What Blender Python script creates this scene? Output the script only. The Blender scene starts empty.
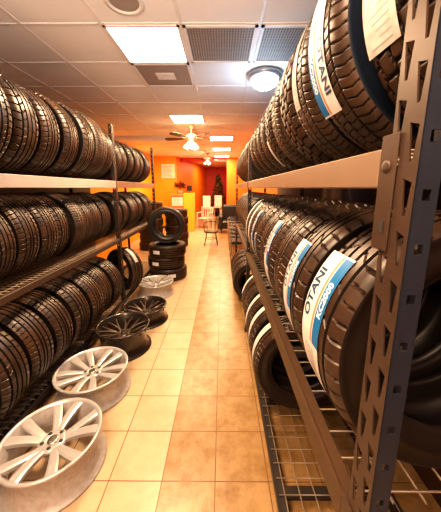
import bpy, math, random
from mathutils import Vector, Matrix
random.seed(7)
PI = math.pi
sc = bpy.context.scene
COL = sc.collection
CEIL = 2.88

# ------------------------------------------------------------------ mesh builder
class MB:
    def __init__(s):
        s.v = []; s.f = []; s.m = []; s.sm = []
    def add(s, vs, fs, mi=0, smooth=False, M=None):
        b = len(s.v)
        for p in vs:
            p = Vector(p)
            s.v.append(tuple(M @ p) if M is not None else tuple(p))
        for f in fs:
            s.f.append(tuple(b + i for i in f)); s.m.append(mi); s.sm.append(smooth)
    def box(s, x0, x1, y0, y1, z0, z1, mi=0, M=None, bev=0.0):
        if bev > 0:
            # chamfered box: vertical section profile rounded in all three axes
            b = bev; vs = []; 
            import itertools
            pts = {}
            def P(x, y, z):
                k = (round(x, 6), round(y, 6), round(z, 6))
                if k not in pts: pts[k] = len(vs); vs.append((x, y, z))
                return pts[k]
            fs = []
            X = [x0, x0 + b, x1 - b, x1]; Y = [y0, y0 + b, y1 - b, y1]; Z = [z0, z0 + b, z1 - b, z1]
            for z in (0, 3): fs.append([P(X[1], Y[1], Z[z]), P(X[2], Y[1], Z[z]), P(X[2], Y[2], Z[z]), P(X[1], Y[2], Z[z])])
            for y in (0, 3): fs.append([P(X[1], Y[y], Z[1]), P(X[2], Y[y], Z[1]), P(X[2], Y[y], Z[2]), P(X[1], Y[y], Z[2])])
            for x in (0, 3): fs.append([P(X[x], Y[1], Z[1]), P(X[x], Y[2], Z[1]), P(X[x], Y[2], Z[2]), P(X[x], Y[1], Z[2])])
            for (a, ai) in ((0, 1), (3, 2)):
                for (c, ci) in ((0, 1), (3, 2)):
                    fs.append([P(X[a], Y[ci], Z[1]), P(X[ai], Y[c], Z[1]), P(X[ai], Y[c], Z[2]), P(X[a], Y[ci], Z[2])])
                    fs.append([P(X[a], Y[1], Z[ci]), P(X[ai], Y[1], Z[c]), P(X[ai], Y[2], Z[c]), P(X[a], Y[2], Z[ci])])
                    fs.append([P(X[1], Y[a], Z[ci]), P(X[1], Y[ai], Z[c]), P(X[2], Y[ai], Z[c]), P(X[2], Y[a], Z[ci])])
                    for (e, ei) in ((0, 1), (3, 2)):
                        fs.append([P(X[a], Y[ci], Z[ei]), P(X[ai], Y[c], Z[ei]), P(X[ai], Y[ci], Z[e])])
            s.add(vs, fs, mi, False, M); return
        vs = [(x0,y0,z0),(x1,y0,z0),(x1,y1,z0),(x0,y1,z0),(x0,y0,z1),(x1,y0,z1),(x1,y1,z1),(x0,y1,z1)]
        s.add(vs, [(0,3,2,1),(4,5,6,7),(0,1,5,4),(1,2,6,5),(2,3,7,6),(3,0,4,7)], mi, False, M)
    def tube(s, pts, r, n=8, mi=0, M=None, cap=True):
        pts = [Vector(p) for p in pts]; vs = []; fs = []
        rs = r if isinstance(r, (list, tuple)) else [r] * len(pts)
        up = None
        for i, p in enumerate(pts):
            a = pts[max(0, i - 1)]; b = pts[min(len(pts) - 1, i + 1)]
            t = (b - a).normalized()
            if up is None or abs(up.dot(t)) > .95:
                up = Vector((0, 0, 1)) if abs(t.z) < .9 else Vector((1, 0, 0))
            u = t.cross(up).normalized(); w = u.cross(t).normalized(); up = w
            for k in range(n):
                an = 2 * PI * k / n
                vs.append(p + (u * math.cos(an) + w * math.sin(an)) * rs[i])
        for i in range(len(pts) - 1):
            for k in range(n):
                fs.append((i*n+k, i*n+(k+1)%n, (i+1)*n+(k+1)%n, (i+1)*n+k))
        if cap:
            fs.append(tuple(range(n))[::-1]); fs.append(tuple((len(pts)-1)*n + k for k in range(n)))
        s.add(vs, fs, mi, True, M)
    def lathe(s, prof, n=48, mi=0, M=None, smooth=True, closed=False):
        # prof: (r, z), about Z
        vs = []; fs = []; L = len(prof)
        for k in range(n):
            a = 2 * PI * k / n
            for (r, z) in prof: vs.append((r * math.cos(a), r * math.sin(a), z))
        for k in range(n):
            k2 = (k + 1) % n
            for j in range(L if closed else L - 1):
                j2 = (j + 1) % L
                fs.append((k*L+j, k2*L+j, k2*L+j2, k*L+j2))
        s.add(vs, fs, mi, smooth, M)
    def prism(s, poly, z0, z1, mi=0, M=None):
        n = len(poly)
        vs = [(x, y, z0) for x, y in poly] + [(x, y, z1) for x, y in poly]
        fs = [tuple(range(n))[::-1], tuple(range(n, 2*n))] + [(i, (i+1)%n, n+(i+1)%n, n+i) for i in range(n)]
        s.add(vs, fs, mi, False, M)
    def mesh(s, name, mats):
        me = bpy.data.meshes.new(name)
        me.from_pydata(s.v, [], s.f)
        for m in mats: me.materials.append(m)
        me.polygons.foreach_set('material_index', s.m)
        me.polygons.foreach_set('use_smooth', s.sm)
        me.update()
        return me
    def build(s, name, mats, parent=None):
        if not isinstance(mats, (list, tuple)): mats = [mats]
        return link(name, s.mesh(name, mats), parent)

def link(name, data, parent=None):
    o = bpy.data.objects.new(name, data); COL.objects.link(o)
    if parent is not None: o.parent = parent
    return o
def tag(o, label=None, cat=None, group=None, kind=None):
    if label: o['label'] = label
    if cat: o['category'] = cat
    if group: o['group'] = group
    if kind: o['kind'] = kind
    return o
def empty(name, loc=(0,0,0), rot=(0,0,0)):
    o = bpy.data.objects.new(name, None); COL.objects.link(o)
    o.location = loc; o.rotation_euler = rot; o.empty_display_size = .05
    return o
def copy_tree(o, parent=None):
    c = o.copy(); COL.objects.link(c)
    c.parent = parent
    for ch in [x for x in bpy.data.objects if x.parent == o]: copy_tree(ch, c)
    return c

# ------------------------------------------------------------------ materials
def mat(name, color, rough=.5, metal=0, spec=.5, emit=None, es=0, noise=None, bump=None, coat=0):
    m = bpy.data.materials.new(name); m.use_nodes = True
    nt = m.node_tree; b = nt.nodes['Principled BSDF']
    b.inputs['Base Color'].default_value = (*color, 1); b.inputs['Roughness'].default_value = rough
    b.inputs['Metallic'].default_value = metal; b.inputs['Specular IOR Level'].default_value = spec
    b.inputs['Coat Weight'].default_value = coat
    if emit: b.inputs['Emission Color'].default_value = (*emit, 1); b.inputs['Emission Strength'].default_value = es
    tc = nt.nodes.new('ShaderNodeTexCoord')
    # every surface is procedural: a faint noise breaks up colour and roughness
    sc_, amt, c2 = noise if noise else (12, .25, tuple(c * .8 for c in color))
    n = nt.nodes.new('ShaderNodeTexNoise'); n.inputs['Scale'].default_value = sc_; n.inputs['Detail'].default_value = 5
    nt.links.new(tc.outputs['Object'], n.inputs['Vector'])
    rr = nt.nodes.new('ShaderNodeMapRange'); rr.inputs['From Min'].default_value = .35; rr.inputs['From Max'].default_value = .7
    rr.inputs['To Max'].default_value = amt * 2 if amt < .5 else 1
    nt.links.new(n.outputs['Fac'], rr.inputs['Value'])
    mx = nt.nodes.new('ShaderNodeMix'); mx.data_type = 'RGBA'
    mx.inputs['A'].default_value = (*color, 1); mx.inputs['B'].default_value = (*c2, 1)
    nt.links.new(rr.outputs['Result'], mx.inputs['Factor']); nt.links.new(mx.outputs['Result'], b.inputs['Base Color'])
    if bump:
        n2 = nt.nodes.new('ShaderNodeTexNoise'); n2.inputs['Scale'].default_value = bump[0]
        nt.links.new(tc.outputs['Object'], n2.inputs['Vector'])
        bp = nt.nodes.new('ShaderNodeBump'); bp.inputs['Strength'].default_value = bump[1]; bp.inputs['Distance'].default_value = bump[2]
        nt.links.new(n2.outputs['Fac'], bp.inputs['Height']); nt.links.new(bp.outputs['Normal'], b.inputs['Normal'])
    return m

M = {}
M['rubber'] = mat('rubber_worn', (.022, .012, .0075), .4, spec=.55, noise=(9, .4, (.085, .04, .018)))
M['rubber_new'] = mat('rubber_new', (.024, .014, .009), .4, spec=.55, noise=(10, .4, (.085, .044, .022)))
M['groove'] = mat('rubber_groove_shade', (.010, .006, .004), .7, spec=.2)  # near-black colour paints the shade inside the tread grooves
M['sidewall'] = mat('rubber_sidewall', (.012, .009, .008), .4, spec=.5, noise=(8, .3, (.028, .018, .013)))
M['sidewall_blue_sheen'] = mat('rubber_sidewall_sheen', (.006, .010, .019), .38, spec=.5, noise=(8, .3, (.010, .017, .032)))  # bluish sheen of cool light put into the sidewall colour
M['rack'] = mat('rack_brown_grey', (.075, .045, .03), .45, metal=.2, noise=(14, .3, (.05, .03, .02)))
M['rack_dark'] = mat('rack_dark', (.035, .026, .022), .45, metal=.3)
M['rack_blue'] = mat('rack_dark_blue', (.022, .027, .042), .45)
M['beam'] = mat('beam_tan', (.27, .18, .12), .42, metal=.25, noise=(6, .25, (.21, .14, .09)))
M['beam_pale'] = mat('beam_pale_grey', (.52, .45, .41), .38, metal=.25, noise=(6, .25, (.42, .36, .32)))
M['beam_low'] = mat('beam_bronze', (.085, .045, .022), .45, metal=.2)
M['wire'] = mat('wire_zinc', (.26, .20, .14), .45, metal=.4)
M['paper'] = mat('label_paper', (.80, .77, .74), .55, noise=(25, .3, (.66, .62, .58)))
M['paper_old'] = mat('label_paper_grey', (.62, .57, .52), .6, noise=(40, .5, (.45, .40, .36)))
M['blue'] = mat('print_blue', (.0, .16, .42), .5)
M['navy'] = mat('print_navy', (.01, .05, .13), .5)
M['orange'] = mat('print_orange', (.62, .25, .1), .5)
M['white'] = mat('print_white', (.85, .85, .85), .5)
M['grey'] = mat('print_grey', (.35, .33, .32), .5)
M['alloy'] = mat('alloy_silver', (.54, .52, .51), .3, metal=.4, noise=(30, .3, (.52, .49, .47)))
M['barrel'] = mat('alloy_barrel', (.50, .47, .46), .45, metal=.25, noise=(35, .6, (.40, .35, .31)))
M['alloy_dark'] = mat('alloy_black', (.035, .025, .02), .3, metal=.3, coat=.4)
M['alloy_bronze'] = mat('alloy_brushed_dark', (.10, .07, .05), .35, metal=.6)
M['lug'] = mat('lug_dark', (.03, .025, .02), .5)
M['steel'] = mat('chrome_steel', (.6, .55, .5), .25, metal=.9)
M['black'] = mat('black_vinyl', (.02, .017, .016), .4)
M['blackmetal'] = mat('black_metal', (.025, .02, .017), .4, metal=.4)
M['whitepaint'] = mat('white_paint', (.85, .78, .66), .4)
M['seatwood'] = mat('seat_brown', (.12, .07, .035), .5)
M['tbar'] = mat('tbar_grey', (.80, .77, .74), .5)
M['counter'] = mat('counter_yellow', (.85, .48, .03), .5)
M['countertop'] = mat('counter_wood', (.55, .30, .12), .35)
M['leaf'] = mat('leaf_green', (.03, .07, .02), .5, noise=(30, .6, (.07, .11, .03)))
M['leafred'] = mat('leaf_red', (.35, .015, .01), .5)
M['pot'] = mat('pot_cream', (.6, .45, .3), .5)
M['fanblade'] = mat('fan_blade_brown', (.07, .03, .015), .4)
M['fanmetal'] = mat('fan_cream_metal', (.62, .5, .36), .35, metal=.4)
M['ringgrey'] = mat('lamp_ring_pewter', (.34, .34, .35), .35, metal=.6)
M['hole'] = mat('vent_hole_dark', (.03, .028, .026), .8)
M['ceilgrey'] = mat('vent_panel_grey', (.33, .29, .26), .6)

def emis(name, c, s):
    m = mat(name, (.9, .9, .9), .5, emit=c, es=s)
    return m
M['fluoro'] = emis('fluorescent_panel', (1, .93, .82), 7)
M['fluoro_far'] = emis('fluorescent_panel_far', (1, .88, .68), 9)
M['dome'] = emis('dome_glass', (.92, .96, 1.0), 10)
M['bulb'] = emis('fan_bulb_glass', (1, .85, .6), 1.5)

# fluorescent panel: prismatic diffuser with faint squares
def diffuser(m):
    nt = m.node_tree; b = nt.nodes['Principled BSDF']
    tc = nt.nodes.new('ShaderNodeTexCoord'); br = nt.nodes.new('ShaderNodeTexBrick')
    br.offset = 0; br.inputs['Scale'].default_value = 1; br.inputs['Brick Width'].default_value = .2; br.inputs['Row Height'].default_value = .2
    br.inputs['Mortar Size'].default_value = .008; br.inputs['Mortar Smooth'].default_value = 1
    br.inputs['Color1'].default_value = (1, .92, .80, 1); br.inputs['Color2'].default_value = (1, .95, .86, 1); br.inputs['Mortar'].default_value = (.62, .5, .38, 1)
    nt.links.new(tc.outputs['Object'], br.inputs['Vector']); nt.links.new(br.outputs['Color'], b.inputs['Emission Color'])
diffuser(M['fluoro'])

def floor_mat():
    m = bpy.data.materials.new('floor_tiles'); m.use_nodes = True; nt = m.node_tree; N = nt.nodes; L = nt.links
    b = N['Principled BSDF']; tc = N.new('ShaderNodeTexCoord')
    mp = N.new('ShaderNodeMapping'); mp.inputs['Location'].default_value = (.038 + 9.15, -1.168 + 9.15, 0)
    L.new(tc.outputs['Object'], mp.inputs['Vector'])
    def brick(c1, c2):
        br = N.new('ShaderNodeTexBrick'); br.offset = 0; br.squash = 1
        br.inputs['Scale'].default_value = 1; br.inputs['Brick Width'].default_value = .305; br.inputs['Row Height'].default_value = .305
        br.inputs['Mortar Size'].default_value = .0028; br.inputs['Mortar Smooth'].default_value = .1
        br.inputs['Color1'].default_value = c1; br.inputs['Color2'].default_value = c2
        br.inputs['Mortar'].default_value = (.13, .05, .018, 1)
        L.new(mp.outputs['Vector'], br.inputs['Vector']); return br
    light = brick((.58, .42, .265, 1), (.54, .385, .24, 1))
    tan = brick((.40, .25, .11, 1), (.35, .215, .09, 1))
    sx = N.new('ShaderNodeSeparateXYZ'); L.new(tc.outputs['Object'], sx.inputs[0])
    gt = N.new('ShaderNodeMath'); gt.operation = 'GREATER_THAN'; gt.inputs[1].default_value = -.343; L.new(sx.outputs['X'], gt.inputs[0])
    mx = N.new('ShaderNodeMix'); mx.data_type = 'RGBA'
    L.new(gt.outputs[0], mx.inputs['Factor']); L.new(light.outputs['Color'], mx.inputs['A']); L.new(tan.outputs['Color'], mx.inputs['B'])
    # worn stains on the tan tiles
    n1 = N.new('ShaderNodeTexNoise'); n1.inputs['Scale'].default_value = 7; n1.inputs['Detail'].default_value = 8; n1.inputs['Roughness'].default_value = .7
    L.new(tc.outputs['Object'], n1.inputs['Vector'])
    mr = N.new('ShaderNodeMapRange'); mr.inputs['From Min'].default_value = .42; mr.inputs['From Max'].default_value = .66; L.new(n1.outputs['Fac'], mr.inputs['Value'])
    ad = N.new('ShaderNodeMath'); ad.operation = 'MULTIPLY_ADD'; ad.inputs[1].default_value = .8; ad.inputs[2].default_value = .2; L.new(gt.outputs[0], ad.inputs[0])
    mu = N.new('ShaderNodeMath'); mu.operation = 'MULTIPLY'; L.new(mr.outputs['Result'], mu.inputs[0]); L.new(ad.outputs[0], mu.inputs[1])
    st = N.new('ShaderNodeMix'); st.data_type = 'RGBA'; st.inputs['B'].default_value = (.24, .12, .03, 1)
    L.new(mu.outputs[0], st.inputs['Factor']); L.new(mx.outputs['Result'], st.inputs['A'])
    L.new(st.outputs['Result'], b.inputs['Base Color'])
    b.inputs['Roughness'].default_value = .33; b.inputs['Specular IOR Level'].default_value = .45
    bp = N.new('ShaderNodeBump'); bp.inputs['Strength'].default_value = .4; bp.inputs['Distance'].default_value = .002; bp.invert = True
    L.new(light.outputs['Fac'], bp.inputs['Height']); L.new(bp.outputs['Normal'], b.inputs['Normal'])
    return m
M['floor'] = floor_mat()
M['ceil'] = mat('ceiling_tile', (.84, .83, .82), .8, noise=(1.1, .5, (.74, .71, .68)), bump=(90, .25, .002))
M['wall_orange'] = mat('wall_orange', (.80, .19, .005), .55, noise=(1.5, .3, (.75, .14, .005)))
M['wall_yellow'] = mat('wall_yellow', (.88, .38, .01), .55, noise=(1.5, .3, (.85, .31, .01)))
M['wall_red'] = mat('wall_red', (.55, .03, .01), .55)
M['wall_shaded'] = mat('wall_rack_side_shade', (.07, .03, .014), .7)  # dimness behind the racks is put into this wall colour
M['glassday'] = emis('window_daylight', (.45, .68, 1), .55)

# ------------------------------------------------------------------ room
def struct(name, mb, m):
    return tag(mb.build(name, m), kind='structure')
XL, XR, YB, YF = -2.75, 1.15, -3.0, 16.0
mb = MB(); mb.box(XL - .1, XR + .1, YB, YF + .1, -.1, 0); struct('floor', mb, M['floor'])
mb = MB(); mb.box(XL - .1, XR + .1, YB, YF + .1, CEIL, CEIL + .1); struct('ceiling', mb, M['ceil'])
mb = MB(); mb.box(XL - .1, XL, YB, 5.4, 0, CEIL, 0); mb.box(XL - .1, XL, 5.4, 10.6, 0, CEIL, 1); struct('wall_left', mb, [M['wall_shaded'], M['wall_yellow']])
mb = MB(); mb.box(XR, XR + .1, YB, 5.4, 0, CEIL, 0); mb.box(XR, XR + .1, 5.4, YF, 0, CEIL, 1); struct('wall_right', mb, [M['wall_shaded'], M['wall_orange']])
mb = MB(); mb.box(XL, -1.82, 10.5, 10.62, 0, CEIL, 0); struct('wall_far_left', mb, M['wall_yellow'])
# receding orange wall beside the counter
mb = MB(); mb.prism([(-1.82, 10.5), (-.98, 15.9), (-1.1, 15.9), (-1.94, 10.62)][::-1], 0, CEIL); struct('wall_far_middle', mb, M['wall_orange'])
mb = MB(); mb.box(-1.1, XR, 15.9, 16, 0, CEIL); struct('wall_far', mb, M['wall_red'])
mb = MB(); mb.box(.20, XR, 11.0, 11.15, 0, CEIL, 0); struct('wall_far_right', mb, M['wall_orange'])
mb = MB(); mb.box(-1.76, .20, 11.0, 11.1, 2.72, CEIL); struct('trim_1', mb, M['wall_red'])
mb = MB()  # wall behind the camera with a shop window opening
mb.box(XL, XR, YB - .1, YB, 0, .7); mb.box(XL, XR, YB - .1, YB, 2.5, CEIL); mb.box(XL, -2.2, YB - .1, YB, .7, 2.5); mb.box(.9, XR, YB - .1, YB, .7, 2.5)
struct('wall_back', mb, M['wall_orange'])
mb = MB(); mb.box(-2.2, .9, YB - .07, YB - .05, .7, 2.5); struct('window_1', mb, M['glassday'])
mb = MB()
for z in (.7, 1.6, 2.46): mb.box(-2.2, .9, YB - .05, YB - .01, z, z + .04)
for x in (-2.2, -1.2, -.15, .86): mb.box(x, x + .04, YB - .05, YB - .01, .7, 2.5)
struct('trim_2', mb, M['tbar'])
mb = MB(); mb.box(-2.75, -1.82, 10.485, 10.5, 0, .1); mb.box(.2, XR, 10.985, 11, 0, .1); struct('baseboard_far', mb, M['seatwood'])

# suspended grid of T-bars
GX, GY, GP = -.32, 2.21, .61
mb = MB()
k = -5
for k in range(-5, 4):
    x = GX + GP * k
    if XL < x < XR: mb.box(x - .012, x + .012, YB, YF, CEIL - .006, CEIL)
for k in range(-9, 23):
    y = GY + GP * k
    if YB < y < YF: mb.box(XL, XR, y - .012, y + .012, CEIL - .0055, CEIL)
struct('trim_3', mb, M['tbar'])

def cell(i, j): # centre of ceiling cell, i columns left/right of column of the big panel, j rows beyond
    return GX + GP * (i - .5), GY + GP * (j + .5)
def ceiling_panel(i, j, m, label, power=0, col=(1, .9, .75)):
    x, y = cell(i, j)
    t = empty('ceiling_light', (x, y, CEIL)); tag(t, label, 'ceiling light', 'square fluorescent ceiling panels')
    f = MB(); h = .295
    for (a, b, c, d) in ((-h, h, -h, -h + .02), (-h, h, h - .02, h), (-h, -h + .02, -h, h), (h - .02, h, -h, h)): f.box(a, b, c, d, -.013, -.001)
    f.build('frame', M['tbar'], t)
    g = MB(); g.box(-h + .02, h - .02, -h + .02, h - .02, -.010, -.004); g.build('diffuser', m, t)
    if power:
        l = bpy.data.lights.new('panel_lamp', 'AREA'); l.size = .5; l.energy = power; l.color = col
        lo = bpy.data.objects.new('panel_lamp', l); COL.objects.link(lo); lo.location = (x, y, CEIL - .03)
ceiling_panel(0, 0, M['fluoro'], 'large bright square ceiling light nearest the camera, over the left of the aisle', 80, (1, .68, .40))
ceiling_panel(0, 4, M['fluoro_far'], 'bright square ceiling light just before the ceiling fan', 66, (1, .66, .36))
ceiling_panel(1, 7, M['fluoro_far'], 'narrow looking bright ceiling light just right of the near ceiling fan', 58, (1, .68, .36))
ceiling_panel(1, 10, M['fluoro_far'], 'small distant ceiling light, second beyond the near ceiling fan', 58, (1, .68, .36))
ceiling_panel(1, 13, M['fluoro_far'], 'farthest small ceiling light before the red alcove', 60, (1, .78, .5))
# further panels behind the camera (out of frame) that light the near racks
for (i, j) in ((0, -4), (0, -7)):
    x, y = cell(i, j)
    l = bpy.data.lights.new('unseen_lamp', 'AREA'); l.size = .55; l.energy = 66; l.color = (1, .66, .40)
    lo = bpy.data.objects.new('unseen_lamp', l); COL.objects.link(lo); lo.location = (x, y, CEIL - .03)

def vent_panel(i, j, label, pattern, gcol='ceilgrey'):
    x, y = cell(i, j); t = empty('ceiling_vent', (x, y, CEIL)); tag(t, label, 'ceiling vent')
    h = .292; f = MB()
    for (a, b, c, d) in ((-h, h, -h, -h + .025), (-h, h, h - .025, h), (-h, -h + .025, -h, h), (h - .025, h, -h, h)): f.box(a, b, c, d, -.013, -.001)
    f.build('frame', M['tbar'], t)
    g = MB(); hh = h - .025
    g.box(-hh, hh, -hh, hh, -.006, -.002)
    g.build('panel', M[gcol], t)
    p = MB()
    if pattern == 'perforated':
        n = 24
        for a in range(n):
            for b in range(n):
                cx = -hh + (a + .5) * 2 * hh / n; cy = -hh + (b + .5) * 2 * hh / n; r = .0065
                p.add([(cx + r * math.cos(q), cy + r * math.sin(q), -.0066) for q in [PI / 3 * w for w in range(6)]], [(5, 4, 3, 2, 1, 0)])
        p.build('perforation', M['hole'], t)
    elif pattern == 'slot':
        for q in range(5): p.box(-.1, .1, -.08 + q * .036, -.06 + q * .036, -.013, -.006)
        p.build('grille', M['tbar'], t)
vent_panel(1, 0, 'perforated square return air vent right of the large ceiling light', 'perforated')
vent_panel(2, 0, 'bluish grey square ceiling vent beside the upper row of new tires', 'perforated')
vent_panel(0, 1, 'dark ceiling vent panel with small square grille behind the large ceiling light', 'slot')

# recessed can near the top of the frame
t = empty('recessed_light', (-.66, 1.98, CEIL)); tag(t, 'round dark recessed downlight with pale trim ring in the near ceiling', 'downlight')
f = MB(); f.lathe([(.13, -.001), (.13, -.008), (.105, -.012), (.098, -.002)], 40); f.build('trim_ring', M['tbar'], t)
f = MB(); f.lathe([(.098, -.002), (.085, -.004), (.05, -.003), (.0, -.003)], 40); f.build('bowl', M['ceilgrey'], t)

# dome light
t = empty('dome_light', (.465, 3.08, CEIL)); tag(t, 'round flush ceiling lamp with grey ring and glowing white glass dome', 'ceiling lamp')
f = MB(); f.lathe([(.02, 0), (.17, -.001), (.19, -.02), (.185, -.05), (.15, -.065), (.13, -.055)], 48); f.build('ring', M['ringgrey'], t)
f = MB(); f.lathe([(.15, -.062), (.145, -.09), (.12, -.125), (.08, -.15), (.04, -.162), (.0, -.165)], 48); f.build('glass_dome', M['dome'], t)
f = MB(); f.lathe([(0, -.185), (.01, -.18), (.012, -.17), (.006, -.162)], 16); f.build('finial', M['ringgrey'], t)
l = bpy.data.lights.new('dome_lamp', 'POINT'); l.energy = 17; l.shadow_soft_size = .12; l.color = (.42, .70, 1)
lo = bpy.data.objects.new('dome_lamp', l); COL.objects.link(lo); lo.location = (.465, 3.0, CEIL - .42)

# long pale fixture hung under the ceiling on the left
t = empty('strip_light', (-2.0, 6.6, CEIL)); tag(t, 'long pale grey strip fixture under the ceiling left of the near fan', 'light fixture')
f = MB(); f.box(-.74, .72, -.08, .08, -.085, 0, bev=.01); f.build('housing', M['whitepaint'], t)
f = MB(); f.box(-.70, .68, -.06, .06, -.10, -.083, bev=.005); f.build('diffuser', M['tbar'], t)

# ------------------------------------------------------------------ fans
def fan(loc, label, rz, s=1):
    t = empty('ceiling_fan', loc, (0, 0, rz)); tag(t, label, 'ceiling fan'); t.scale = (s, s, s)
    f = MB(); f.lathe([(0, 0), (.07, 0), (.065, -.03), (.03, -.06), (.012, -.065)], 24); f.build('canopy', M['fanmetal'], t)
    f = MB(); f.tube([(0, 0, -.05), (0, 0, -.17)], .012); f.build('rod', M['fanmetal'], t)
    f = MB(); f.lathe([(0, -.16), (.05, -.165), (.10, -.19), (.115, -.22), (.11, -.26), (.07, -.29), (.05, -.32), (0, -.325)], 28); f.build('motor', M['fanmetal'], t)
    for k in range(5):
        a = 2 * PI * k / 5; R = Matrix.Rotation(a, 4, 'Z') @ Matrix.Translation((0, 0, -.245)) @ Matrix.Rotation(.2, 4, 'X')
        b = MB(); b.prism([(.18, -.045), (.3, -.06), (.52, -.068), (.57, -.05), (.585, 0), (.57, .05), (.52, .068), (.3, .06), (.18, .045)], 0, .008, M=R)
        bl = b.build('blade', M['fanblade'], t)
        b = MB(); b.box(.09, .24, -.02, .02, .008, .016, M=R); b.build('bracket', M['fanmetal'], bl)
    for k in range(3):
        a = 2 * PI * k / 3 + .4
        R = Matrix.Rotation(a, 4, 'Z') @ Matrix.Translation((.06, 0, -.32)) @ Matrix.Rotation(-.55, 4, 'Y')
        b = MB(); b.lathe([(.02, 0), (.028, -.03), (.045, -.09), (.06, -.14), (.05, -.142), (.0, -.12)], 20, M=R); b.build('lamp_shade', M['bulb'], t)
    return t
fan((-.62, 5.42, CEIL), 'near ceiling fan with brown blades and lit tulip shades', .35)
fan((-.52, 9.6, CEIL), 'small distant ceiling fan with lit shades before the red alcove', .8, .85)
for (x, y, e) in ((-.62, 5.42, 6), (-.52, 9.6, 20)):
    l = bpy.data.lights.new('fan_lamp', 'POINT'); l.energy = e; l.shadow_soft_size = .08; l.color = (1, .72, .4)
    lo = bpy.data.objects.new('fan_lamp', l); COL.objects.link(lo); lo.location = (x, y, CEIL - .58)

# ------------------------------------------------------------------ tires
TR, TW = .325, .205          # radius, section width
def frac(x): return x - math.floor(x)
def tread_h(kind, u, c):      # u in -1..1 across, c in 0..1 around; 1 = land, 0 = groove
    au = abs(u)
    if kind == 'rib':
        for g, w in ((.15, .05), (.52, .055)):
            if abs(au - g) < w * .8: return 0
        if au > .6 and frac(c * 56 + (.15 * au) + (.5 if u > 0 else 0)) < .14: return .25
        if .2 < au < .47 and frac(c * 56 + u * .9) < .13 and au > .3: return .45
        return 1
    if kind == 'rib_asym':
        for g in (-.55, -.2, .14, .5):
            if abs(u - g) < .042: return 0
        if u < -.62 and frac(c * 44 + au * .3) < .16: return .3
        if u > .55 and frac(c * 44 - au * .35) < .16: return .3
        if .18 < u < .46 and frac(c * 44 + u * 1.4) < .14: return .5
        if -.5 < u < -.24 and frac(c * 22 - u) < .09: return .5
        return 1
    if kind in ('zigzag', 'block'):
        def notch(d, w): return min(1, max(0, (abs(d) - w * .5) / (w * .5)))
        def tri(x): x = frac(x); return 4 * abs(x - .5) - 1
        if kind == 'zigzag':
            h = 1
            for g in (-.45, .0, .45): h = min(h, notch(u - g - .012 * tri(c * 77), .034))
            ph = frac(c * 77 + .16 * tri(u * 1.6 + .3)) - .5
            h = min(h, .2 + .8 * notch(ph, .10 if au > .5 else .06))
            return h
        h = 1
        for g in (-.62, -.2, .2, .62): h = min(h, notch(u - g - .03 * tri(c * 40), .045))
        col = int((u + 1.02) / .41)
        ph = frac(c * 40 + .37 * col + .2 * u) - .5
        h = min(h, .15 + .85 * notch(ph, .13))
        return h
    if kind == 'stack':
        return tread_h('rib', u, c)
def make_tread(kind, NA=450, NU=52):
    if kind in ('zigzag', 'block'): NA, NU = 924, 64
    mb = MB(); vs = []; fs = []; hs = []
    for k in range(NA):
        a = 2 * PI * k / NA
        for j in range(NU + 1):
            u = -1 + 2 * j / NU; hs.append(tread_h(kind, u, k / NA) if abs(u) < .97 else 1)
            base = TR - .004 * u * u - .016 * abs(u) ** 7
            dep = (.0085 if kind[0] == 'r' else .006) if abs(u) < .97 else 0
            r = base - dep * (1 - tread_h(kind, u, k / NA))
            vs.append((-r * math.cos(a), u * .099, r * math.sin(a)))
    n = NU + 1
    for k in range(NA):
        k2 = (k + 1) % NA
        for j in range(NU): fs.append((k*n+j, k2*n+j, k2*n+j+1, k*n+j+1))
    mb.add(vs, fs, 0, kind in ('zigzag', 'block'))
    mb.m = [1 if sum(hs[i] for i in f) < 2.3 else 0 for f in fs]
    return mb
def make_side(sgn):
    prof = [(TR - .020, .099), (TR - .028, .1015), (TR - .030, .1003), (TR - .045, .1025), (TR - .062, .1025), (TR - .064, .1035), (TR - .085, .1035), (TR - .087, .1025),
            (TR - .10, .100), (TR - .105, .093), (TR - .108, .0935), (TR - .117, .088), (TR - .122, .078), (TR - .118, .068), (TR - .09, .082), (TR - .05, .088), (TR - .028, .078), (TR - .022, .04), (TR - .021, 0)]
    mb = MB(); R = Matrix.Rotation(PI / 2, 4, 'X')  # z -> -y
    pr = [(r, -sgn * y) for r, y in prof]
    mb.lathe(pr, 96, M=R)
    # raised marks and a ring of small mould letters blocks
    for k in range(36):
        if (k // 6) % 2: continue
        a0 = 2 * PI * (k + .15) / 36; a1 = 2 * PI * (k + .8) / 36
        r0, r1 = TR - .081, TR - .068; y = sgn * .1046
        q = [(-r0 * math.cos(a0), y, r0 * math.sin(a0)), (-r1 * math.cos(a0), y, r1 * math.sin(a0)), (-r1 * math.cos(a1), y, r1 * math.sin(a1)), (-r0 * math.cos(a1), y, r0 * math.sin(a1))]
        mb.add(q, [(0, 1, 2, 3)])
    return mb
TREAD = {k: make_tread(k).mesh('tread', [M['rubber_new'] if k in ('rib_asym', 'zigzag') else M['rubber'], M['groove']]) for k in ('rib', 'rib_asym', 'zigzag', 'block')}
SIDE = {s: make_side(s).mesh('sidewall', [M['sidewall']]) for s in (1, -1)}
SIDEB = {s: make_side(s).mesh('sidewall', [M['sidewall_blue_sheen']]) for s in (1, -1)}

def text_geo(txt, size, bold=.0):
    cu = bpy.data.curves.new('t', 'FONT'); cu.body = txt; cu.size = size; cu.offset = bold; cu.align_x = 'CENTER'; cu.align_y = 'CENTER'; cu.resolution_u = 3
    o = bpy.data.objects.new('t', cu); COL.objects.link(o)
    bpy.context.view_layer.update()
    me = o.to_mesh(); vs = [tuple(v.co) for v in me.vertices]; fs = [tuple(p.vertices) for p in me.polygons]
    o.to_mesh_clear(); bpy.data.objects.remove(o); bpy.data.curves.remove(cu)
    return vs, fs
TXT = {'OTANI': text_geo('OTANI', .046, .0015), 'KC2000': text_geo('KC2000', .029, .0012)}

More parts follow.
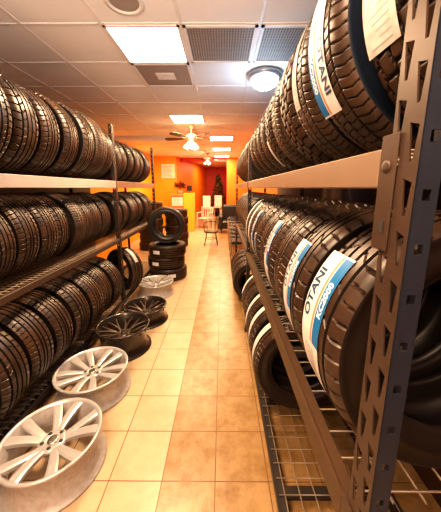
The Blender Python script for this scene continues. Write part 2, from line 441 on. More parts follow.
def make_label(style, a0, a1, yc=.0, w=.10, flip=False, R=TR + .0022):
    """Paper label wrapped on the tread from angle a0 to a1 (degrees up from the aisle-facing side). flip: print reads downward."""
    mb = MB(); a0, a1 = math.radians(a0), math.radians(a1)
    def P(s, t, h=0):  # s metres along circumference from a0, t metres across (+y)
        a = a0 + s / R; r = R + h
        return (-r * math.cos(a), yc + t, r * math.sin(a))
    def patch(s0, s1, t0, t1, mi, h):
        n = max(2, int(abs(s1 - s0) / .01)); vs = []; fs = []
        for k in range(n + 1):
            s = s0 + (s1 - s0) * k / n
            vs += [P(s, t0, h), P(s, t1, h)]
        for k in range(n): fs.append((2*k, 2*k+1, 2*k+3, 2*k+2))
        mb.add(vs, fs, mi)
    L = (a1 - a0) * R
    patch(0, L, -w/2, w/2, 0, 0)
    def txt(key, s, t, mi, h):
        vs, fs = TXT[key]
        sg = -1 if flip else 1
        mb.add([P(s + sg * x, t + sg * y, h) for (x, y, z) in vs], fs, mi)
    if style == 'brand':
        PL = .235  # printed length
        s0, s1 = (L - PL - .006, L - .006) if not flip else (.006, PL + .006)
        sm = (s0 + s1) / 2; d = -1 if flip else 1
        e = w / 2
        if d > 0:
            patch(s0 - .01, s1, -e, -e + .038, 2, .0004); patch(s0 - .01, s1, -e + .043, -e + .052, 3, .0004)
        else:
            patch(s0, s1 + .01, e - .038, e, 2, .0004); patch(s0, s1 + .01, e - .052, e - .043, 3, .0004)
        txt('KC2000', sm, d * (-e + .019), 4, .0008)
        txt('OTANI', sm, d * (e - .025), 1, .0008)
        # small print on the plain tail
        for k in range(9):
            if not flip and s0 > .05: patch(s0 - .03 - k * .009, s0 - .034 - k * .009, -.03, .03 - (k % 3) * .012, 5, .0004) if s0 - .034 - k * .009 > .01 else None
    else:
        for k in range(int(L / .014) - 1):
            patch(.01 + k * .014, .0135 + k * .014, -w * .33, w * .33 - (k * 7 % 4) * w * .1, 5, .0004)
    pm = M['paper_old'] if style == 'old' else M['paper']
    return mb, [pm, M['navy'], M['blue'], M['orange'], M['white'], M['grey']]

ORD = ['nearest', 'second', 'third', 'fourth', 'fifth', 'sixth', 'seventh', 'eighth', 'ninth', 'tenth', 'eleventh', 'twelfth']
def tire(x, y, z, label, group, kind='rib', roll=None, yaw=0, tilt=0, s=1, lab=None, blue=False, ws=1.0):
    t = empty('tire', (x, y, z), (tilt, roll if roll is not None else random.uniform(0, 6), yaw))
    t.scale = (s, s * ws, s)
    tag(t, label, 'tire', group)
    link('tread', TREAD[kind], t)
    for q in (1, -1): link('sidewall', (SIDEB if blue else SIDE)[q], t)
    if lab:
        for lb in (lab if isinstance(lab, list) else [lab]):
            mb_, ms = make_label(**lb); o = mb_.build('label', ms, t); o['label'] = 'white paper label on the tread'
    return t

RX = .275; LX = -1.33
Z_TOP, Z_MID, Z_LOW = 1.735, .985, .165        # deck surfaces
def row(side, x, zdeck, ys, shelf, group, kinds, sides, size=.975, jitter=.02, skip=()):
    for i, y in enumerate(ys):
        k = kinds[i % len(kinds)]
        s = size * random.uniform(.975, 1.02)
        yaw = random.uniform(-.05, .05) + (PI if side == 'left' else 0)
        wear = {'rib': 'ribbed', 'rib_asym': 'slotted', 'zigzag': 'zigzag', 'block': 'blocky'}[k]
        tire(x + random.uniform(-jitter, jitter), y, zdeck + TR * s + .002, '%s %s tire, %s, %s from camera' % (sides, wear, shelf, ORD[i] if i else 'first'), group, k, None, yaw, 0, s)

# left rack rows
def ys(a, b, n): return [a + (b - a) * (i + .5) / n for i in range(n)]
lk = ['rib', 'rib_asym', 'rib', 'rib', 'rib_asym', 'zigzag', 'rib', 'rib', 'rib_asym']
row('left', LX - .27, Z_TOP, ys(1.42, 3.16, 7), "left rack top shelf before middle post", 'used tires on the left rack top shelf', lk, 'used', 1.07, jitter=.02)
row('left', LX - .30, Z_TOP, ys(3.31, 5.02, 7), "left rack top shelf beyond middle post", 'used tires on the left rack top shelf', lk[2:], 'used', .93)
row('left', LX - .34, Z_MID - .0, ys(1.45, 3.16, 8), "left rack middle shelf before middle post", 'used tires on the left rack middle shelf', lk[1:], 'used', .96)
row('left', LX - .34, Z_MID - .0, ys(3.31, 5.02, 7), "left rack middle shelf beyond middle post", 'used tires on the left rack middle shelf', lk[3:], 'used', .93)
row('left', LX - .235, Z_LOW, ys(.75, 3.0, 9), "left rack bottom shelf", 'used tires on the left rack bottom shelf', ['rib', 'rib', 'rib_asym'], 'used', 1.06)
tire(-1.44, 3.60, Z_LOW + TR * .97, 'tire turned toward the aisle behind left rack middle post, on bottom shelf', None, 'rib', .3, -.55 + PI, 0, .97, lab=dict(style='old', a0=10, a1=60, w=.05))

# right rack rows -------------------------------------------------
RC = RX - .04 + TR   # tire centre x so the tread stands 4 cm proud of the beam
def rt(i, y, zdeck, label, group, kind, s=1.0, lab=None, roll=None, yaw=0, blue=False, dx=0):
    tire(RC + dx + (s - 1) * TR, y, zdeck + TR * s + .002, label, group, kind, (0 if lab else roll), yaw, 0, s, lab, blue, .95)
G1 = 'new tires on the right rack middle shelf'
WM = dict(style='brand', a0=-52, a1=38, w=.092)
mid = [
 (.60, 'rib_asym', dict(style='brand', a0=-52, a1=40, w=.115, yc=.03), 'new tire with large blue and white label, nearest on right middle shelf', .985),
 (.835, 'rib_asym', dict(style='brand', a0=-48, a1=37, w=.105, yc=.03), 'new tire with blue and white label, second from the near post on right middle shelf', .98),
 (1.06, 'rib', None, 'unlabelled grooved tire, third from the near post on right middle shelf', .975),
 (1.285, 'rib', dict(style='brand', a0=-45, a1=40, w=.095, yc=.03), 'new tire with white and blue label, fourth from the near post on right middle shelf', .98),
 (1.51, 'rib_asym', None, 'plain new tire without label, fifth from the near post on right middle shelf', .98),
 (1.735, 'rib', dict(style='brand', a0=-50, a1=12, w=.07, yc=.03), 'new tire with short blue topped label, sixth from the near post on right middle shelf', .98),
 (1.96, 'rib_asym', dict(style='brand', a0=-42, a1=40, w=.08, yc=.0), 'new tire with pale label, seventh from the near post on right middle shelf', .975),
 (2.185, 'rib', dict(style='plain', a0=-40, a1=50, w=.06, yc=.02), 'new tire with narrow white label, eighth from the near post on right middle shelf', .975),
 (2.41, 'rib_asym', dict(style='plain', a0=-40, a1=60, w=.06, yc=.03), 'new tire with white label, last before the far post on right middle shelf', .97)]
for i, (y, k, lb, nm, s) in enumerate(mid):
    rt(i, y, Z_MID - .03, nm, G1, k, s, lb, roll=random.uniform(0, 6), yaw=random.uniform(-.03, .03), blue=False)
G2 = 'new tires on the right rack top shelf'
top = [
 (.548, 'block', dict(style='old', a0=-24, a1=30, w=.10, yc=.03), 'chunky tread tire with crumpled paper tag, nearest on right top shelf', 1.0),
 (.765, 'zigzag', dict(style='brand', a0=-37, a1=55, w=.108, yc=.04, flip=True), 'large new tire with blue printed label, second from the near end of right top shelf', 1.03),
 (.985, 'zigzag', dict(style='old', a0=-22, a1=48, w=.05, yc=.03), 'new tire with long grey paper strip, third from the near end of right top shelf', 1.0),
 (1.195, 'block', dict(style='old', a0=0, a1=52, w=.05, yc=.03), 'new tire with short grey paper strip, fourth from the near end of right top shelf', 1.0),
 (1.4, 'zigzag', None, 'narrow unlabelled tire, fifth from the near end of right top shelf', .98),
 (1.6, 'block', dict(style='plain', a0=-55, a1=-20, w=.05, yc=.05), 'tire with low white sticker, sixth from the near end of right top shelf', .95),
 (1.8, 'rib', None, 'bluish tire without label, seventh from the near end of right top shelf', .93),
 (2.0, 'rib_asym', None, 'brown dusty tire, eighth from the near end of right top shelf', .92),
 (2.225, 'rib', None, 'slim dusty tire, ninth from the near end of right top shelf', .92),
 (2.45, 'rib', None, 'slim tire at the far post, last before it on the right top shelf', .92)]
for i, (y, k, lb, nm, s) in enumerate(top):
    rt(i, y, Z_TOP - .01, nm, G2, k, s, lb, roll=random.uniform(0, 6), yaw=random.uniform(-.03, .03), blue=(i in (1, 6)), dx=.06 if i == 0 else .025)
G3 = 'new tires on the right rack bottom shelf'
low = [(1.56, 'rib', dict(style='plain', a0=-10, a1=52, w=.06, yc=.03), 'tire with white label, nearest on the right bottom shelf above bare wires'),
       (1.81, 'rib_asym', dict(style='plain', a0=-5, a1=62, w=.06, yc=.03), 'tire with white label, second on the right bottom shelf'),
       (2.06, 'rib', dict(style='plain', a0=-5, a1=62, w=.05, yc=.03), 'tire with narrow white label, third on the right bottom shelf'),
       (2.31, 'rib_asym', None, 'plain tire, fourth on the right bottom shelf'),
       (2.55, 'rib', dict(style='plain', a0=10, a1=62, w=.05, yc=.03), 'tire with small label beside the far post on the right bottom shelf')]
for i, (y, k, lb, nm) in enumerate(low):
    rt(i, y, Z_LOW, nm, G3, k, .985, lb, roll=random.uniform(0, 6), yaw=random.uniform(-.03, .03), dx=-.02)
# second right bay, beyond the far post
for i, y in enumerate(ys(2.85, 5.0, 9)):
    rt(i, y, Z_MID - .03, 'dark tire on right middle shelf beyond far post, %s along' % ORD[i], 'tires beyond the far post on right middle shelf', 'rib', .96, roll=random.uniform(0, 6), dx=.03)
    rt(i, y, Z_TOP - .01, 'dusty tire on right top shelf beyond far post, %s along' % ORD[i], 'tires beyond the far post on the right top shelf', 'rib', .93, roll=random.uniform(0, 6), dx=.03)
for i, y in enumerate((3.55, 3.8, 4.05, 4.3)):
    if i >= 0: rt(i, y, .0, 'brown tire on the floor against right rack beyond far post, %s of four' % ORD[i], 'tires standing on the floor by the right rack', 'rib', .97, roll=random.uniform(0, 6), dx=-.08)

# ------------------------------------------------------------------ racks
def punched(mb, p0, du, dv, W, H, cols, pitch, hole, mi=0, th=.003, n=None, z_off=()):
    """plate in the plane p0 + a*du + b*dv with tapered slots; hole(col) -> 4 corners in cell fractions"""
    p0 = Vector(p0); du = Vector(du); dv = Vector(dv); nn = du.cross(dv).normalized() * th
    rows = int(H / pitch)
    for c in range(cols):
        a0 = W * c / cols; a1 = W * (c + 1) / cols
        off = z_off[c] if z_off else 0
        cuts = [0] + [min(H, max(0, r * pitch + off)) for r in range(0, rows + 2)] + [H]
        for r in range(len(cuts) - 1):
            b0, b1 = cuts[r], cuts[r + 1]
            if b1 - b0 < 1e-5: continue
            full = abs((b1 - b0) - pitch) < 1e-4
            out = [(a0, b0), (a1, b0), (a1, b1), (a0, b1)]
            def pt(a, b, s): return p0 + du * a + dv * b + nn * s
            if not full:
                vs = [pt(*q, 0) for q in out] + [pt(*q, 1) for q in out]
                mb.add(vs, [(0,1,2,3), (7,6,5,4)], mi); continue
            inn = [(a0 + (a1 - a0) * u, b0 + (b1 - b0) * v) for u, v in hole]
            vs = [pt(*q, 0) for q in out + inn] + [pt(*q, 1) for q in out + inn]
            fs = []
            for k in range(4):
                k2 = (k + 1) % 4
                fs += [(k, k2, 4 + k2, 4 + k), (8 + k2, 8 + k, 12 + k, 12 + k2), (4 + k, 4 + k2, 12 + k2, 12 + k)]
            mb.add(vs, fs, mi)
def rack_post(x, y, parent, sx, H=2.62, near=False, m=None):
    """angle post: perforated face along the aisle (x = const) and a slotted face turned to the camera. sx=+1: flange goes to +x"""
    mb = MB()
    tear = [(.40, .10), (.60, .10), (.84, .80), (.24, .72)]
    punched(mb, (x, y, 0), (0, 1, 0), (0, 0, 1), .065, H, 2, .08, tear, 0, z_off=(-.0, -.04) )
    punched(mb, (x, y, 0), (sx, 0, 0), (0, 0, 1), .032, H, 1, .08, [(.30, .40), (.70, .40), (.70, .60), (.30, .60)], 1)
    # folded inner return lip
    mb.box(min(x + sx * .032, x + sx * .035), max(x + sx * .032, x + sx * .035), y, y + .02, 0, H, 1)
    o = mb.build('post', [m or M['rack'], M['rack_blue'] if near else (m or M['rack_dark'])], parent)
    f = MB(); f.box(min(x - sx*.01, x + sx*.045), max(x - sx*.01, x + sx*.045), y - .01, y + .075, 0, .006); f.build('foot_plate', M['rack_dark'], o)
    return o
def beam(x, y0, y1, ztop, h, sx, m, parent, lip=.03):
    mb = MB()
    mb.box(min(x, x + sx*.012), max(x, x + sx*.012), y0, y1, ztop - h, ztop, bev=.003)
    mb.box(min(x + sx*.012, x + sx*(.012+lip)), max(x + sx*.012, x + sx*(.012+lip)), y0, y1, ztop - .012, ztop - .006)
    mb.box(min(x + sx*.012, x + sx*.04), max(x + sx*.012, x + sx*.04), y0, y1, ztop - h, ztop - h + .003)
    o = mb.build('beam', m, parent)
    return o
def bracket(x, y0, z0, z1, sx, parent, m):
    mb = MB(); a, b = sorted((x - sx * .004, x - sx * .001))
    mb.box(a, b, y0, y0 + .042, z0, z1, bev=.001)
    mb.box(min(x - sx*.0055, x - sx*.004), max(x - sx*.0055, x - sx*.004), y0 + .012, y0 + .024, z0 + .03, z0 + .05, 1)
    mb.lathe([(.010, 0), (.010, .002), (.006, .003), (.0, .003)], 16, 0, Matrix.Translation((x - sx*.004, y0 + .022, z1 - .05)) @ Matrix.Rotation(-sx * PI / 2, 4, 'Y'))
    mb.build('bracket', [m, M['hole']], parent)
def deck(x0, x1, y0, y1, z, parent, pitch_y=.05, pitch_x=.1, r=.0028):
    mb = MB()
    y = y0 + .02
    while y < y1 - .01:
        mb.tube([(x0, y, z - r), (x1, y, z - r)], r, 5); y += pitch_y
    x = x0 + .03
    while x < x1:
        mb.tube([(x, y0, z - 3*r), (x, y1, z - 3*r)], r * 1.2, 5); x += pitch_x
    mb.build('wire_deck', M['wire'], parent)

rr = empty('tire_rack', (RX, .37, 0)); tag(rr, 'tall brown grey steel rack along the right of the aisle holding labelled new tires', 'rack')
rrp = rr
def rel(o, base): o.location = (-base[0], -base[1], -base[2])
parts_before = set(bpy.data.objects)
RP = (.372, 2.72, 5.05); DEPTH = .58
for j, y in enumerate(RP):
    rack_post(RX, y, rr, 1, H=2.75 if j == 0 else 2.1, near=(j == 0), m=None if j == 0 else M['rack_dark'])
    rack_post(RX + DEPTH, y, rr, -1, H=2.1, m=M['rack_dark'])
for j in range(2):
    y0, y1 = RP[j] + .0845, RP[j + 1] + .01
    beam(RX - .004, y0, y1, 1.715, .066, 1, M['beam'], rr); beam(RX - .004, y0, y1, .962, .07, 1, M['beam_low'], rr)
    if j == 0: beam(RX - .004, y0, y1, .155, .04, 1, M['rack_dark'], rr)
    for z, h in ((1.715, .066), (.962, .07), (.155, .04))[:3 - j]: beam(RX + DEPTH, y0, y1, z, h, -1, M['rack_dark'], rr)
    for z in (1.712, .948, .152)[:3 - j]:
        deck(RX + .01, RX + DEPTH - .01, y0, y1, z + .006, rr, .075 if z < 1 else .05, .075)
        for q in (.25, .5, .75):
            mb = MB(); mb.box(RX + .008, RX + DEPTH - .01, y0 + (y1 - y0) * q - .025, y0 + (y1 - y0) * q + .025, z - .03, z - .008)
            mb.build('deck_support', M['rack_dark'], rr)
bracket(RX, .414, 1.545, 1.735, 1, rr, M['rack'])
bracket(RX, .414, .80, .985, 1, rr, M['rack'])
bracket(RX, RP[1] - .03, 1.6, 1.735, 1, rr, M['rack_dark'])
for o in set(bpy.data.objects) - parts_before:
    if o.parent == rr: o.location = (-RX, -.37, 0)

lr = empty('tire_rack', (LX, 1.38, 0)); tag(lr, 'long steel rack along the left of the aisle filled with used tires', 'rack')
parts_before = set(bpy.data.objects)
LP = (.52, 3.23, 5.06)
for y in LP:
    rack_post(LX, y, lr, -1, H=2.4, m=M['rack_dark']); rack_post(LX - DEPTH, y, lr, 1, H=2.4, m=M['rack_dark'])
LPB = (-.5,) + LP
for j in range(3):
    y0, y1 = LPB[j] + .04, LPB[j + 1] + .02
    if j == 0: y0 = .2
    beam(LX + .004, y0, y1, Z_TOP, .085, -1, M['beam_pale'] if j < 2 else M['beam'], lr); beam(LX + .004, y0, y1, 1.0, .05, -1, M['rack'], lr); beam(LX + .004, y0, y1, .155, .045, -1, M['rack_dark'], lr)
    for z, h in ((Z_TOP, .085), (1.0, .05), (.155, .045)): beam(LX - DEPTH, y0, y1, z, h, 1, M['rack_dark'], lr)
    for z in (Z_TOP - .008, Z_MID - .006, .158): deck(LX - DEPTH + .01, LX - .012, y0, y1, z + .004, lr, .045, .06, .0035)
for o in set(bpy.data.objects) - parts_before:
    if o.parent == lr: o.location = (-LX, -1.38, 0)
# extra post pair that carries the near end of the left rack
pp = set(bpy.data.objects)
rack_post(LX, .2, lr, -1, H=2.4, m=M['rack_dark']); rack_post(LX - DEPTH, .2, lr, 1, H=2.4, m=M['rack_dark'])
for o in set(bpy.data.objects) - pp:
    if o.parent == lr: o.location = (-LX, -1.38, 0)

# ------------------------------------------------------------------ wheel rims
def rim(x, y, label, style, R=.262, H=.215, yaw=0, dark=False, tiltx=0, tilty=0, z=0):
    t = empty('wheel_rim', (x, y, z), (tiltx, tilty, yaw)); tag(t, label, 'wheel rim', 'loose wheel rims on the floor')
    ma = M['alloy_dark'] if dark else M['alloy']; mbarrel = M['alloy_dark'] if dark else M['barrel']
    b = MB()
    b.lathe([(R + .006, 0), (R + .012, .006), (R + .008, .014), (R - .016, .018), (R - .018, .04), (R - .035, .06), (R - .04, .11), (R - .03, H - .05), (R - .016, H - .03), (R - .014, H - .014),
             (R - .002, H - .008), (R, H - .003), (R - .003, H), (R - .012, H - .002), (R - .020, H - .012), (R - .026, H - .03), (R - .045, H - .06), (R - .048, .1), (R - .042, .05), (R - .024, .02), (R - .012, 0)], 96, closed=True)
    b.build('barrel', mbarrel, t)
    l = MB(); l.lathe([(R + .001, H - .010), (R + .002, H - .002), (R - .004, H + .002), (R - .014, H), (R - .022, H - .012)], 96); l.build('rim_lip', ma, t)
    drop = .03 if not dark else .055
    zt = H - .012 - (.0 if not dark else .03)
    def spoke(a0, a1, w0, w1, r0=.045, r1=None, name='spoke', th=.026):
        r1 = r1 or R - .018
        s = MB(); n = 7; vs = []; fs = []
        for k in range(n + 1):
            f = k / n; r = r0 + (r1 - r0) * f; a = a0 + (a1 - a0) * f; w = (w0 + (w1 - w0) * f) / 2
            z_ = zt - drop * (1 - f) ** 1.6; d = Vector((math.cos(a), math.sin(a), 0)); p = Vector((-d.y, d.x, 0))
            c = d * r
            for (ww, zz) in ((-w, z_ - th), (-w, z_ - .004), (-w * .55, z_), (w * .55, z_), (w, z_ - .004), (w, z_ - th)):
                q = c + p * ww; vs.append((q.x, q.y, zz))
        for k in range(n):
            for j in range(6): fs.append((k*6+j, (k+1)*6+j, (k+1)*6+(j+1)%6, k*6+(j+1)%6))
        fs += [tuple(range(6)), tuple(n*6 + j for j in range(6))[::-1]]
        s.add(vs, fs, 0)
        return s.build(name, ma if not dark else M['alloy_bronze'], t)
    if style == 'pairs':
        for k in range(5):
            a = 2 * PI * k / 5
            spoke(a - .13, a - .27, .040, .058, .05); spoke(a + .13, a + .27, .040, .058, .05)
    elif style == 'ten':
        for k in range(10):
            a = 2 * PI * k / 10
            spoke(a, a + (.07 if k % 2 else -.07), .030, .062, .05)
    elif style == 'mesh':
        for k in range(8):
            a = 2 * PI * k / 8
            spoke(a, a + .22, .022, .018, .045, th=.02); spoke(a, a - .22, .022, .018, .045, th=.02)
    elif style == 'many':
        for k in range(14):
            a = 2 * PI * k / 14
            spoke(a, a, .016, .026, .05)
    h = MB(); zc = zt - drop
    h.lathe([(.0, zc - .03), (.072, zc - .03), (.078, zc - .012), (.074, zc + .002), (.04, zc + .004), (.032, zc - .002), (0, zc - .002)], 40)
    hub = h.build('hub', ma if not dark else M['alloy_bronze'], t)
    c = MB(); c.lathe([(.031, zc - .002), (.030, zc + .007), (.022, zc + .009), (0, zc + .0095)], 32); c.build('center_cap', M['steel'] if not dark else M['alloy_dark'], hub)
    for k in range(5):
        a = 2 * PI * (k + .5) / 5
        c = MB(); c.lathe([(.011, zc + .004), (.011, zc + .0062), (0, zc + .0062)], 16, M=Matrix.Translation((.053 * math.cos(a), .053 * math.sin(a), 0))); c.build('lug_hole', M['lug'], hub)
    return t
rim(-1.0, 1.25, 'large silver five pair spoke alloy rim, nearest on the floor by the left rack', 'pairs', .268, .225, .5)
rim(-1.06, 1.84, 'silver ten spoke alloy rim, second from the camera on the floor', 'ten', .275, .215, .2)
rim(-1.03, 2.43, 'black deep barrel rim with dark spokes, third from the camera', 'mesh', .265, .26, .1, True)
rim(-.975, 3.01, 'black rim with thin mesh spokes, between the black deep rim and the far silver rim', 'mesh', .27, .20, .4, True)
rim(-1.05, 3.84, 'small silver multi spoke rim at the foot of the tire pile', 'many', .275, .20, .0)

# ------------------------------------------------------------------ pile of tires at the end of the left rack
tx, ty = -1.01, 4.62
g = 'tires piled beside the end of the left rack'
tire(tx, ty, .112, 'bottom tire lying flat in the pile beside the left rack end', g, 'rib', 0, 0, PI / 2, 1.06)
tire(tx - .03, ty + .01, .330, 'second tire from the floor in the pile, with white label', g, 'rib_asym', 0, 0, PI / 2, 1.04, lab=None)
tire(tx, ty - .01, .545, 'third tire from the floor in the pile, carrying the upright tire', g, 'rib', 0, 0, PI / 2, 1.04, lab=None)
tire(tx, ty - .02, .653 + TR * 1.03, 'upright tire facing the camera on top of the pile, hole seen through', g, 'rib', .4, .12, 0, 1.03)
# small stickers on the pile (parts of those tires)
for t in [o for o in bpy.data.objects if o.name.startswith('tire') and o.get('label', '').startswith(('second tire from the floor', 'third tire from', 'bottom tire lying'))]:
    mb = MB(); R = TR + .003; a0 = math.radians(55 if t['label'][0] != 'b' else 100)
    n = 8; vs = []
    for k in range(n + 1):
        a = a0 + k * .05
        # lying tire: local z axis points to the camera (-y) after the tilt
        vs += [(-R * math.cos(a), -.03, R * math.sin(a)), (-R * math.cos(a), .03, R * math.sin(a))]
    sgn = 1
    vs = [(x, y, z * sgn) for x, y, z in vs]
    mb.add(vs, [(2*k, 2*k+1, 2*k+3, 2*k+2) for k in range(n)]); o = mb.build('label', M['paper'], t); o['label'] = 'white paper label on the tread'
# taller pile further back, before the counter
g = 'tires piled before the counter'
for k in range(5):
    nm = ['bottom', 'second', 'third', 'fourth', 'topmost'][k]
    tire(-1.30 + (k % 2) * .02, 7.2, .106 + k * .2145, '%s tire of the dark pile in front of the yellow counter' % nm, g, 'rib', 0, 0, PI / 2, 1.0)

for k in range(6):
    nm = ['bottom', 'second', 'third', 'fourth', 'fifth', 'topmost'][k]
    tire(-1.95 + (k % 2) * .02, 6.9, .106 + k * .2145, '%s tire of the dark pile seen through the upright tire' % nm, 'dark tires piled behind the upright tire', 'rib_asym', 0, 0, PI / 2, 1.0)
# ------------------------------------------------------------------ reception
ct = empty('reception_counter', (-1.5, 9.75, 0)); tag(ct, 'tall yellow reception counter with wooden top and a white notice on its front', 'counter')
f = MB(); f.box(-.42, .04, 0, .5, 0, 1.36, bev=.008); f.build('front_panel', M['wall_orange'], ct)
f = MB(); f.box(.04, .42, -.05, .55, 0, 1.46, bev=.008); f.build('end_panel', M['counter'], ct)
f = MB(); f.box(-.46, .05, -.06, .56, 1.36, 1.40, bev=.006); f.build('top', M['countertop'], ct)
nt_ = tag(None or MB().build('x', M['paper']), None) ; bpy.data.objects.remove(nt_)
f = MB(); f.box(-.40, .02, -.012, -.002, .98, 1.32, 0)
for k in range(6): f.box(-.37, -.04 - (k % 3) * .05, -.014, -.0125, 1.03 + k * .045, 1.045 + k * .045, 1)
o = f.build('notice', [M['paper'], M['grey']]); o.location = (-1.5, 9.75, 0); tag(o, 'white printed notice fixed to the front of the yellow counter', 'notice')
f = MB(); f.box(-2.42, -1.88, 10.47, 10.488, 2.03, 2.58, 0)
for k in range(9): f.box(-2.36, -1.98 - (k % 4) * .04, 10.466, 10.4695, 2.08 + k * .05, 2.095 + k * .05, 1)
o = f.build('wall_poster', [M['whitepaint'], M['grey']]); tag(o, 'large white printed sheet on the yellow wall above the counter', 'poster')
# poinsettia
pl = empty('potted_poinsettia', (-1.62, 10.02, 1.402)); tag(pl, 'dark red leafy plant in a pale pot on the yellow counter', 'plant')
f = MB(); f.lathe([(0, 0), (.07, 0), (.095, .13), (.10, .15), (.085, .15), (.08, .12), (0, .12)], 24); f.build('pot', M['pot'], pl)
def leaves(n, R, zc, ms, leafsize, frac2, cone=None):
    f = MB()
    for k in range(n):
        a = random.uniform(0, 2 * PI); 
        if cone: h = random.random() ** 1.3; rr_ = cone[0] * (1 - h) * random.uniform(.5, 1); c = Vector((rr_ * math.cos(a), rr_ * math.sin(a), zc + h * cone[1]))
        else:
            e = random.uniform(-.3, 1.4); r_ = R * random.uniform(.35, 1); c = Vector((r_ * math.cos(a) * math.cos(e), r_ * math.sin(a) * math.cos(e), zc + r_ * math.sin(e)))
        Rm = Matrix.Translation(c) @ Matrix.Rotation(a, 4, 'Z') @ Matrix.Rotation(random.uniform(-.9, .5), 4, 'Y') @ Matrix.Rotation(random.uniform(-.6, .6), 4, 'X')
        s_ = leafsize * random.uniform(.7, 1.2)
        f.add([(0, 0, 0), (.35*s_, -.25*s_, .04*s_), (.8*s_, -.15*s_, 0), (1.0*s_, 0, -.08*s_), (.8*s_, .15*s_, 0), (.35*s_, .25*s_, .04*s_)], [(0, 1, 2, 3), (0, 3, 4, 5)], 0 if random.random() > frac2 else 1, M=Rm)
    return f
leaves(170, .2, .27, None, .12, .45).build('foliage', [M['leaf'], M['leafred']], pl)
f = MB(); f.tube([(0, 0, .1), (0, 0, .3)], .01); f.build('stem', M['leaf'], pl)
# monitor behind the plant
mo = empty('monitor', (-1.27, 10.0, 1.462)); tag(mo, 'small black screen on the counter right of the plant', 'monitor')
f = MB(); f.box(-.09, .11, -.01, .01, .07, .28, bev=.004); f.build('screen', M['black'], mo)
f = MB(); f.box(-.01, .02, 0, .02, .005, .08); f.box(-.06, .07, -.04, .06, 0, .008); f.build('stand', M['black'], mo)
# dark tree in the red alcove
tr = empty('decorated_tree', (-.22, 14.6, 0)); tag(tr, 'dark slender indoor tree standing in the red alcove', 'tree')
f = MB(); f.lathe([(0, 0), (.15, 0), (.19, .3), (.17, .3), (0, .26)], 20); f.build('pot', M['blackmetal'], tr)
f = MB(); f.tube([(0, 0, .25), (.02, 0, 1.2), (0, 0, 2.0)], [.03, .025, .01]); f.build('trunk', M['seatwood'], tr)
leaves(900, 0, .35, None, .15, .25, cone=(.58, 2.0)).build('foliage', [M['leaf'], M['seatwood']], tr)

# ------------------------------------------------------------------ small wrought iron chair
bc = empty('bistro_chair', (-.32, 7.4, 0), (0, 0, 0)); tag(bc, 'small black metal bistro chair with round brown seat in the aisle', 'chair', None)
f = MB(); f.lathe([(0, .385), (.19, .385), (.205, .395), (.20, .41), (0, .418)], 32); f.build('seat', M['seatwood'], bc)
f = MB(); f.lathe([(.2, .37), (.212, .37), (.212, .392), (.2, .392)], 32, closed=True); f.build('seat_ring', M['blackmetal'], bc)
for sx in (-1, 1):
    for sy in (-1, 1):
        f = MB(); f.tube([(sx*.13, sy*.13, .38), (sx*.145, sy*.14, .25), (sx*.17, sy*.16, .1), (sx*.20, sy*.19, .006)], .011); f.build('leg', M['blackmetal'], bc)
f = MB(); ring = [(.15 * math.cos(2*PI*k/20), .15 * math.sin(2*PI*k/20), .19) for k in range(21)]; f.tube(ring, .007, 6); f.build('stretcher', M['blackmetal'], bc)
f = MB()
arc = [(.21 * math.cos(a), .21 * math.sin(a), .62 + .05 * math.sin(a)) for a in [PI * k / 14 for k in range(15)]]
f.tube([(.2, 0, .39)] + arc + [(-.2, 0, .39)], .012, 8)
for a in (PI*.3, PI*.5, PI*.7): f.tube([(.19*math.cos(a), .19*math.sin(a), .4), (.21*math.cos(a), .21*math.sin(a), .62 + .05*math.sin(a))], .008, 6)
f.build('backrest', M['blackmetal'], bc)

# ------------------------------------------------------------------ white bar stools and low armchair
def stool(x, y, rz, label):
    t = empty('bar_stool', (x, y, 0), (0, 0, rz)); tag(t, label, 'stool', 'white furniture by the counter')
    f = MB(); f.box(-.19, .19, -.19, .19, .74, .78, bev=.012); f.build('seat', M['whitepaint'], t)
    for sx in (-1, 1):
        for sy in (-1, 1):
            f = MB(); f.tube([(sx*.16, sy*.16, .745), (sx*.21, sy*.21, .01)], .015); f.build('leg', M['whitepaint'], t)
    f = MB()
    for a, b in (((-1,-1),(1,-1)), ((1,-1),(1,1)), ((1,1),(-1,1)), ((-1,1),(-1,-1))): f.tube([(a[0]*.195, a[1]*.195, .28), (b[0]*.195, b[1]*.195, .28)], .01, 6)
    f.build('footrest', M['whitepaint'], t)
    f = MB(); f.box(-.18, .18, .17, .195, .80, 1.30, bev=.01); f.box(-.17, -.13, .165, .2, .75, .82); f.box(.13, .17, .165, .2, .75, .82); f.build('backrest', M['whitepaint'], t)
stool(-.64, 11.6, .35, 'left of the two tall white stools by the red alcove')
stool(-.22, 12.1, -.2, 'right of the two tall white stools by the red alcove')
t = empty('armchair', (-.72, 10.7, 0), (0, 0, -.4)); tag(t, 'low white slatted armchair beside the yellow counter', 'chair')
f = MB(); f.box(-.24, .24, -.24, .22, .38, .42, bev=.01); f.build('seat', M['whitepaint'], t)
for sx in (-1, 1):
    for sy in (-1, 1):
        f = MB(); f.box(sx*.25-.018, sx*.25+.018, sy*.22-.018, sy*.22+.018, 0, .62 if sy < 0 else .86); f.build('leg', M['whitepaint'], t)
    f = MB(); f.box(sx*.25-.03, sx*.25+.03, -.25, .24, .62, .645); f.build('armrest', M['whitepaint'], t)
f = MB(); f.box(-.25, .25, .205, .23, .80, .86)
for k in range(5): f.box(-.2 + k*.09, -.16 + k*.09, .21, .225, .42, .80)
f.build('backrest', M['whitepaint'], t)

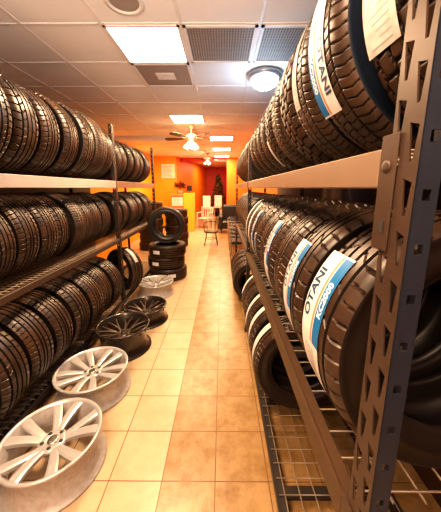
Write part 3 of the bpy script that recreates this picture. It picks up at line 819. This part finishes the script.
# ------------------------------------------------------------------ row of black waiting chairs facing the aisle
def wchair(x, y, label):
    t = empty('waiting_chair', (x, y, 0)); tag(t, label, 'chair', 'black waiting chairs along the right wall')
    f = MB(); f.box(-.22, .24, -.24, .24, .42, .48, bev=.02); f.build('seat', M['black'], t)
    f = MB(); f.box(-.03, .03, -.24, .24, -.2, .2, bev=.02, M=Matrix.Translation((.29, 0, .78)) @ Matrix.Rotation(.15, 4, 'Y')); f.build('backrest', M['black'], t)
    for sy in (-1, 1):
        f = MB(); f.tube([(-.2, sy*.26, .0), (-.2, sy*.26, .64), (.24, sy*.26, .66)], .013, 8); f.build('leg', M['steel'], t)
        f = MB(); f.tube([(.26, sy*.26, .0), (.24, sy*.26, .45), (.33, sy*.26, .95)], .013, 8); f.build('leg', M['steel'], t)
        f = MB(); f.box(-.2, .2, sy*.26-.025, sy*.26+.025, .655, .685, bev=.008); f.build('armrest', M['black'], t)
t = empty('armchair', (.34, 9.55, 0)); tag(t, 'bulky black leather armchair at the far end of the waiting row', 'chair')
f = MB(); f.box(-.36, .30, -.30, .30, .16, .46, bev=.05); f.build('seat', M['black'], t)
f = MB(); f.box(-.34, .34, .22, .44, .30, 1.02, bev=.07); f.build('backrest', M['black'], t)
for sx in (-1, 1):
    f = MB(); f.box(sx*.38 - .09, sx*.38 + .09, -.30, .32, .12, .66, bev=.05); f.build('armrest', M['black'], t)
    for sy in (-1, 1):
        f = MB(); f.box(sx*.36 - .03, sx*.36 + .03, sy*.24 - .03, sy*.24 + .03, 0, .13); f.build('leg', M['seatwood'], t)
for i, y in enumerate((5.75, 6.4, 7.05, 7.7, 8.35)):
    wchair(.40, y, 'black padded waiting chair with chrome legs, %s in the row along the right' % ['nearest', 'second', 'third', 'fourth', 'farthest'][i])

# ------------------------------------------------------------------ light, world, camera
def area(loc, rot, size, e, col, sy=None, spread=PI):
    l = bpy.data.lights.new('unseen_lamp', 'AREA'); l.size = size; l.energy = e; l.color = col; l.spread = spread
    if sy: l.shape = 'RECTANGLE'; l.size_y = sy
    o = bpy.data.objects.new('unseen_lamp', l); COL.objects.link(o); o.location = loc; o.rotation_euler = rot
area((-.5, 13.4, CEIL - .05), (0, 0, 0), .6, 60, (1, .72, .4))  # this and the next: unseen lamps without fixtures, lighting the far room
area((-2.0, 8.6, CEIL - .05), (0, 0, 0), .6, 55, (1, .78, .45))
area((-.6, -1.0, 1.9), (PI - .75, 0, 0), 1.4, 75, (1, .74, .56), spread=1.9)  # added upward fill behind the camera, brightens the near ceiling
w = bpy.data.worlds.new('World'); sc.world = w; w.use_nodes = True
w.node_tree.nodes['Background'].inputs['Color'].default_value = (1, .7, .45, 1); w.node_tree.nodes['Background'].inputs['Strength'].default_value = .15

cd = bpy.data.cameras.new('Camera'); cam = bpy.data.objects.new('Camera', cd); COL.objects.link(cam)
cam.location = (0, 0, 1.65); cam.rotation_euler = (math.radians(90 - 10.9), 0, math.radians(.34))
cd.sensor_fit = 'HORIZONTAL'; cd.sensor_width = 36; cd.lens = 255 / 441 * 36; cd.shift_y = -19 / 441; cd.clip_start = .02
sc.camera = cam
sc.view_settings.view_transform = 'Standard'
sc.view_settings.exposure = .0
sc.view_settings.look = 'Medium High Contrast'
